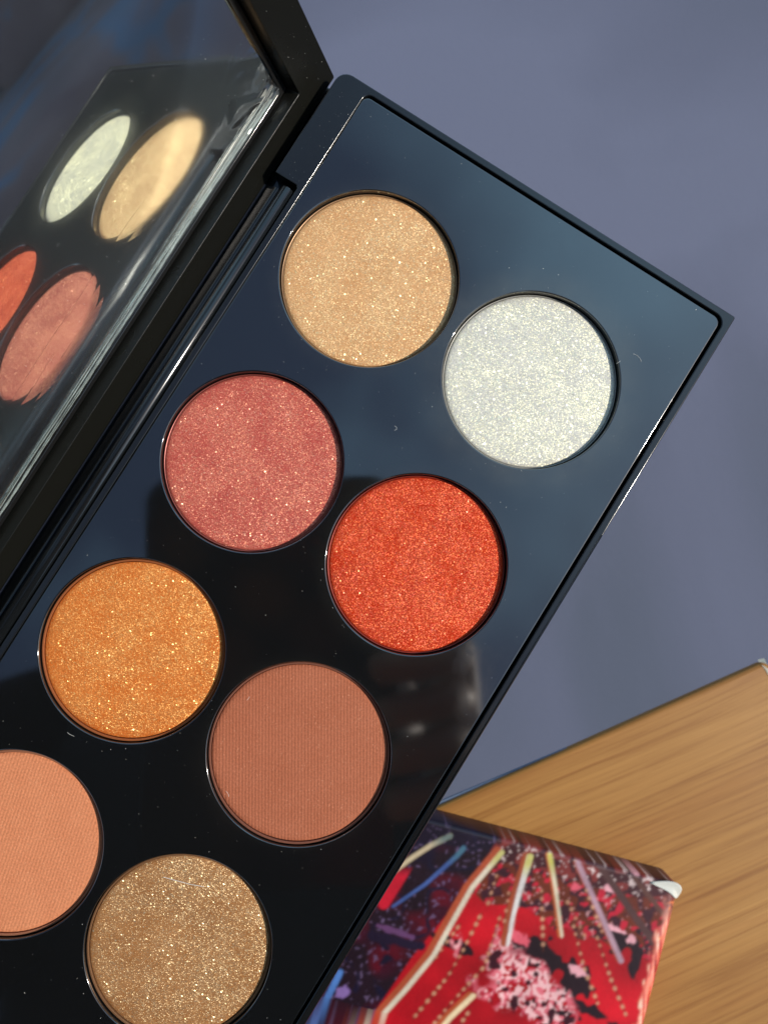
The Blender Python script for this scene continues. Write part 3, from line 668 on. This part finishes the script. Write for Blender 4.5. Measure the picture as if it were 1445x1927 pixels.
bm = bmesh.new(); tube(bm, [(x7 - 4.2 - 6.5 * .848, y7 + 10.0 - .5, -1.09), (x7 - 4.6, y7 + 12.0 - 1.0, -1.05), (x7 - 2.0, y7 + 13.0 - 1, -1.08)], .05, 6)
o = finish('fibre', bm, M['speck'], pal)

# ================================================================ photographer, mirrored in the plate
def W(r_, u_, z_): return Vector((CAM.x, CAM.y, 0)) + right * r_ + up * u_ + Vector((0, 0, z_))
def skin(name, joints, edges, mat, parent, sub=2, loc=None):
    """joints: (point, radius) in mm; one smooth body grown along the edges"""
    me = bpy.data.meshes.new(name); me.from_pydata([tuple(Vector(j[0]) * MM) for j in joints], edges, [])
    t = bpy.data.objects.new(name, me); COL.objects.link(t)
    sk = t.modifiers.new('skin', 'SKIN'); sk.use_smooth_shade = True
    for v_, j in zip(me.skin_vertices[0].data, joints):
        rr = j[1] if isinstance(j[1], tuple) else (j[1], j[1]); v_.radius = (rr[0] * MM, rr[1] * MM)
    me.skin_vertices[0].data[0].use_root = True
    s_ = t.modifiers.new('smooth', 'SUBSURF'); s_.levels = s_.render_levels = sub
    dg = bpy.context.evaluated_depsgraph_get(); dg.update()
    m2 = bpy.data.meshes.new_from_object(t.evaluated_get(dg)); bpy.data.objects.remove(t); bpy.data.meshes.remove(me)
    m2.name = name; m2.materials.clear()
    return link(name, m2, mat, parent, ang=80)
M['cloth'] = mat_plain('dark_knit', (0.012, 0.012, 0.014), 0.9, 0.2, grain=0.4, gscale=800)
M['skin'] = mat_plain('skin', (0.52, 0.36, 0.26), 0.5, 0.4, grain=0.2, gscale=1200)
M['hair'] = mat_plain('dark_hair', (0.02, 0.014, 0.01), 0.5)
person = empty('person', (0, 0, 0))
tag(person, 'person in dark knitwear holding a phone over the palette, mirrored in its gloss', 'person')
J = [(W(0, -500, 110), (160, 115)), (W(0, -370, 270), (190, 120)), (W(0, -235, 390), (215, 125)), (W(0, -215, 490), (70, 60)),
     (W(175, -235, 440), 68), (W(260, -350, 270), 48), (W(110, -220, 200), 33),
     (W(-185, -180, 420), 82), (W(-262, -195, 205), 64), (W(-130, -235, 45), 34),
     (W(90, -540, 60), 88), (W(100, -480, -370), 58), (W(105, -540, -735), 42), (W(-90, -540, 60), 88), (W(-100, -480, -370), 58), (W(-105, -540, -735), 42),
     (W(108, -450, -768), 40), (W(-108, -450, -768), 40)]
E_ = [(0, 1), (1, 2), (2, 3), (2, 4), (4, 5), (5, 6), (2, 7), (7, 8), (8, 9), (0, 10), (10, 11), (11, 12), (0, 13), (13, 14), (14, 15), (12, 16), (15, 17)]
skin('body', J, E_, M['cloth'], person)
skin('head', [(W(0, -265, 500), 46), (W(0, -225, 545), 48), (W(0, -185, 590), (74, 84)), (W(0, -165, 630), (78, 86)), (W(0, -150, 672), (62, 66)), (W(0, -106, 585), 14), (W(0, -95, 572), 9)],
     [(0, 1), (1, 2), (2, 3), (3, 4), (2, 5), (5, 6)], M['skin'], person)
skin('hair', [(W(0, -215, 655), (84, 90)), (W(0, -185, 700), (60, 66)), (W(0, -280, 600), (80, 60)), (W(0, -320, 520), (70, 40))], [(1, 0), (0, 2), (2, 3)], M['hair'], person)
def hand(name, wrist, palm, knuckles, fingers, thumb):
    """palm and five fingers grown as one surface"""
    js = [(palm, 17), (wrist, 21)]; es = [(0, 1)]
    for kn, ch in zip(knuckles, fingers):
        i = len(js); js.append((kn, 9.5)); es.append((0, i))
        for q, r_ in zip(ch, (8.6, 7.8, 6.6)):
            js.append((q, r_)); es.append((len(js) - 2, len(js) - 1))
    i = len(js); js.append((thumb[0], 12)); es.append((0, i))
    for q, r_ in zip(thumb[1:], (9.5, 8.5)):
        js.append((q, r_)); es.append((len(js) - 2, len(js) - 1))
    return skin(name, js, es, M['skin'], person)
# right hand round the phone's right side: fingers curl over its lens side
kn = [W(40, -44 - 19 * k, 176 - 2 * k) for k in range(4)]
fg = [[W(38, -43 - 18.5 * k, 158), W(22 - 2 * k, -46 - 18 * k, 149), W(4 + 2 * k, -50 - 17.5 * k, 151)] for k in range(4)]
hand('hand', W(58, -160, 188), W(40, -100, 178), kn, fg, [W(38, -62, 197), W(22, -40, 190), W(4, -20, 186)])
# left hand under the palette's far end, thumb on its rim
def L_(x, y, z): return Vector((x, y, z))
kn = [L_(8 + 17 * k, -150, -14) for k in range(4)]
fg = [[L_(10 + 16.5 * k, -132, -19), L_(11 + 16 * k, -112, -18.6), L_(12 + 15.5 * k, -97 + 2 * (k % 2), -17)] for k in range(4)]
M['sleeve'] = mat_plain('taupe_sleeve', (0.42, 0.38, 0.31), 0.9, 0.2, grain=0.5, gscale=500)
sv = skin('sleeve', [(W(52, -120, 178), (25, 22)), (W(40, -96, 160), (13, 11)), (W(62, -150, 178), (34, 28)), (W(90, -190, 190), (34, 34)), (W(150, -240, 214), 42), (W(190, -280, 232), 46)], [(0, 2), (2, 3), (3, 4), (4, 5), (0, 1)], M['sleeve'], person, sub=3)
dt_ = bpy.data.textures.new('folds', 'CLOUDS'); dt_.noise_scale = 0.028
dm = sv.modifiers.new('folds', 'DISPLACE'); dm.texture = dt_; dm.strength = 0.016; dm.mid_level = 0.5; dm.texture_coords = 'LOCAL'
hand('hand', W(-128, -228, 40), L_(38, -180, 0), kn, fg, [L_(12, -165, 8), L_(14, -142, 10), L_(20, -126, 8)])
phone = empty('phone', tuple(CAM))
tag(phone, 'dark phone held level above the palette, mirrored in its gloss', 'phone')
pm = Matrix.Identity(4)
for i, v_ in enumerate((RR, RU, RB)):
    for k in range(3): pm[k][i] = v_[k]
phone.matrix_world = Matrix.Translation(CAM * MM) @ pm
M['glass'] = mat_plain('dark_phone_glass', (0.012, 0.012, 0.014), 0.15, 0.5)
plate('phone_body', [rrect(-83, -135, 16, 26, (11,) * 4)], 3.2, 12.0, M['glass'], phone, bevel=1.5)
plate('lens_plate', [rrect(-22, -24, 12, 12, (7,) * 4)], 2.2, 3.15, M['glass'], phone, bevel=0.4)
for lx, ly in ((0, 0), (-13, -1), (-6, -14)):
    lathe('lens', [(0, 1.55), (4.6, 1.55), (5.4, 1.35), (5.8, 1.7), (5.8, 2.3)], M['bezel'], phone, n=40, loc=(lx, ly, 0))

# ================================================================ unseen sofa added to darken the lid mirror
def mat_fabric():
    mt, n, out = newmat('plum_fabric')
    p = principled(n, out, **{'Roughness': 0.9, 'Specular IOR Level': 0.2, 'Sheen Weight': 0.1})
    tc = N(n, 'ShaderNodeTexCoord'); mp = N(n, 'ShaderNodeMapping'); mp.inputs['Rotation'].default_value = (0.5, 0.7, 0.2); mp.inputs['Scale'].default_value = (1, .35, 1)
    n.links.new(tc.outputs['Object'], mp.inputs['Vector'])
    nz = N(n, 'ShaderNodeTexNoise', i_Scale=7.0, i_Detail=3.0, i_Distortion=0.5); n.links.new(mp.outputs[0], nz.inputs['Vector'])
    r = ramp(n, [(0.3, (0.13, 0.08, 0.095)), (0.5, (0.19, 0.13, 0.145)), (0.56, (0.08, 0.16, 0.27)), (0.62, (0.10, 0.15, 0.24)), (0.68, (0.17, 0.11, 0.125))]); n.links.new(nz.outputs[0], r.inputs[0])
    n.links.new(r.outputs[0], p.inputs['Base Color'])
    g = N(n, 'ShaderNodeTexNoise', i_Scale=400.0); n.links.new(tc.outputs['Object'], g.inputs['Vector'])
    b = bump(n, g.outputs[0], 0.5, 0.001); n.links.new(b.outputs[0], p.inputs['Normal'])
    return mt
M['plum'] = mat_fabric()
sofa = empty('sofa', (1800, 690, ZF)); sofa.rotation_euler.z = math.atan2(0.33, 0.94)
tag(sofa, 'made-up plum sofa with blue streaks, added to darken the palette lid mirror', 'sofa')
def cushion(name, x0, y0, z0, x1, y1, z1, r_=40):
    bm = bmesh.new(); bmesh.ops.create_cube(bm, size=1)
    for v_ in bm.verts: v_.co = Vector((x0 if v_.co.x < 0 else x1, y0 if v_.co.y < 0 else y1, z0 if v_.co.z < 0 else z1))
    bmesh.ops.bevel(bm, geom=bm.edges[:], offset=r_, segments=5, affect='EDGES', profile=.5)
    return finish(name, bm, M['plum'], sofa)
cushion('seat', -330, -900, 130, 320, 900, 430)
for yy in (-900, -300, 300): cushion('back_cushion', 40, yy + 4, 400, 300, yy + 596, 860, 60)
cushion('armrest', -330, -1040, 60, 330, -895, 600); cushion('armrest', -330, 895, 60, 330, 1040, 600)
cushion('backrest', 290, -1040, 60, 420, 1040, 820)
for lx in (-280, 360):
    for ly in (-990, 990): plate('leg', [circle(lx, ly, 24, 20)], 0, 140, M['wood'], sofa, bevel=1)

# ================================================================ dark wall added behind the sofa to block bright low sky in the mirror
def mat_wall():
    mt, n, out = newmat('dark_render_wall')
    p = principled(n, out, **{'Roughness': 0.9, 'Specular IOR Level': 0.2})
    tc = N(n, 'ShaderNodeTexCoord'); nz = N(n, 'ShaderNodeTexNoise', i_Scale=4.0, i_Detail=7.0); n.links.new(tc.outputs['Object'], nz.inputs['Vector'])
    r = ramp(n, [(0.35, (0.07, 0.08, 0.07)), (0.65, (0.11, 0.12, 0.10))]); n.links.new(nz.outputs[0], r.inputs[0]); n.links.new(r.outputs[0], p.inputs['Base Color'])
    b = bump(n, nz.outputs[0], 0.4, 0.01); n.links.new(b.outputs[0], p.inputs['Normal'])
    return mt
gw = empty('added_dark_wall', (0, 0, ZF)); gw.rotation_euler.z = math.atan2(0.33, 0.94)
tag(gw, 'added dark grey green wall beyond the sofa, darkening the palette lid mirror', 'wall')
mw = mat_wall()
plate('wall_face', [rrect(3300, -4600, 3520, 4600, (8,) * 4)], 0, 2350, mw, gw, bevel=6)
plate('coping', [rrect(3270, -4630, 3550, 4630, (8,) * 4)], 2350, 2410, mw, gw, bevel=8)
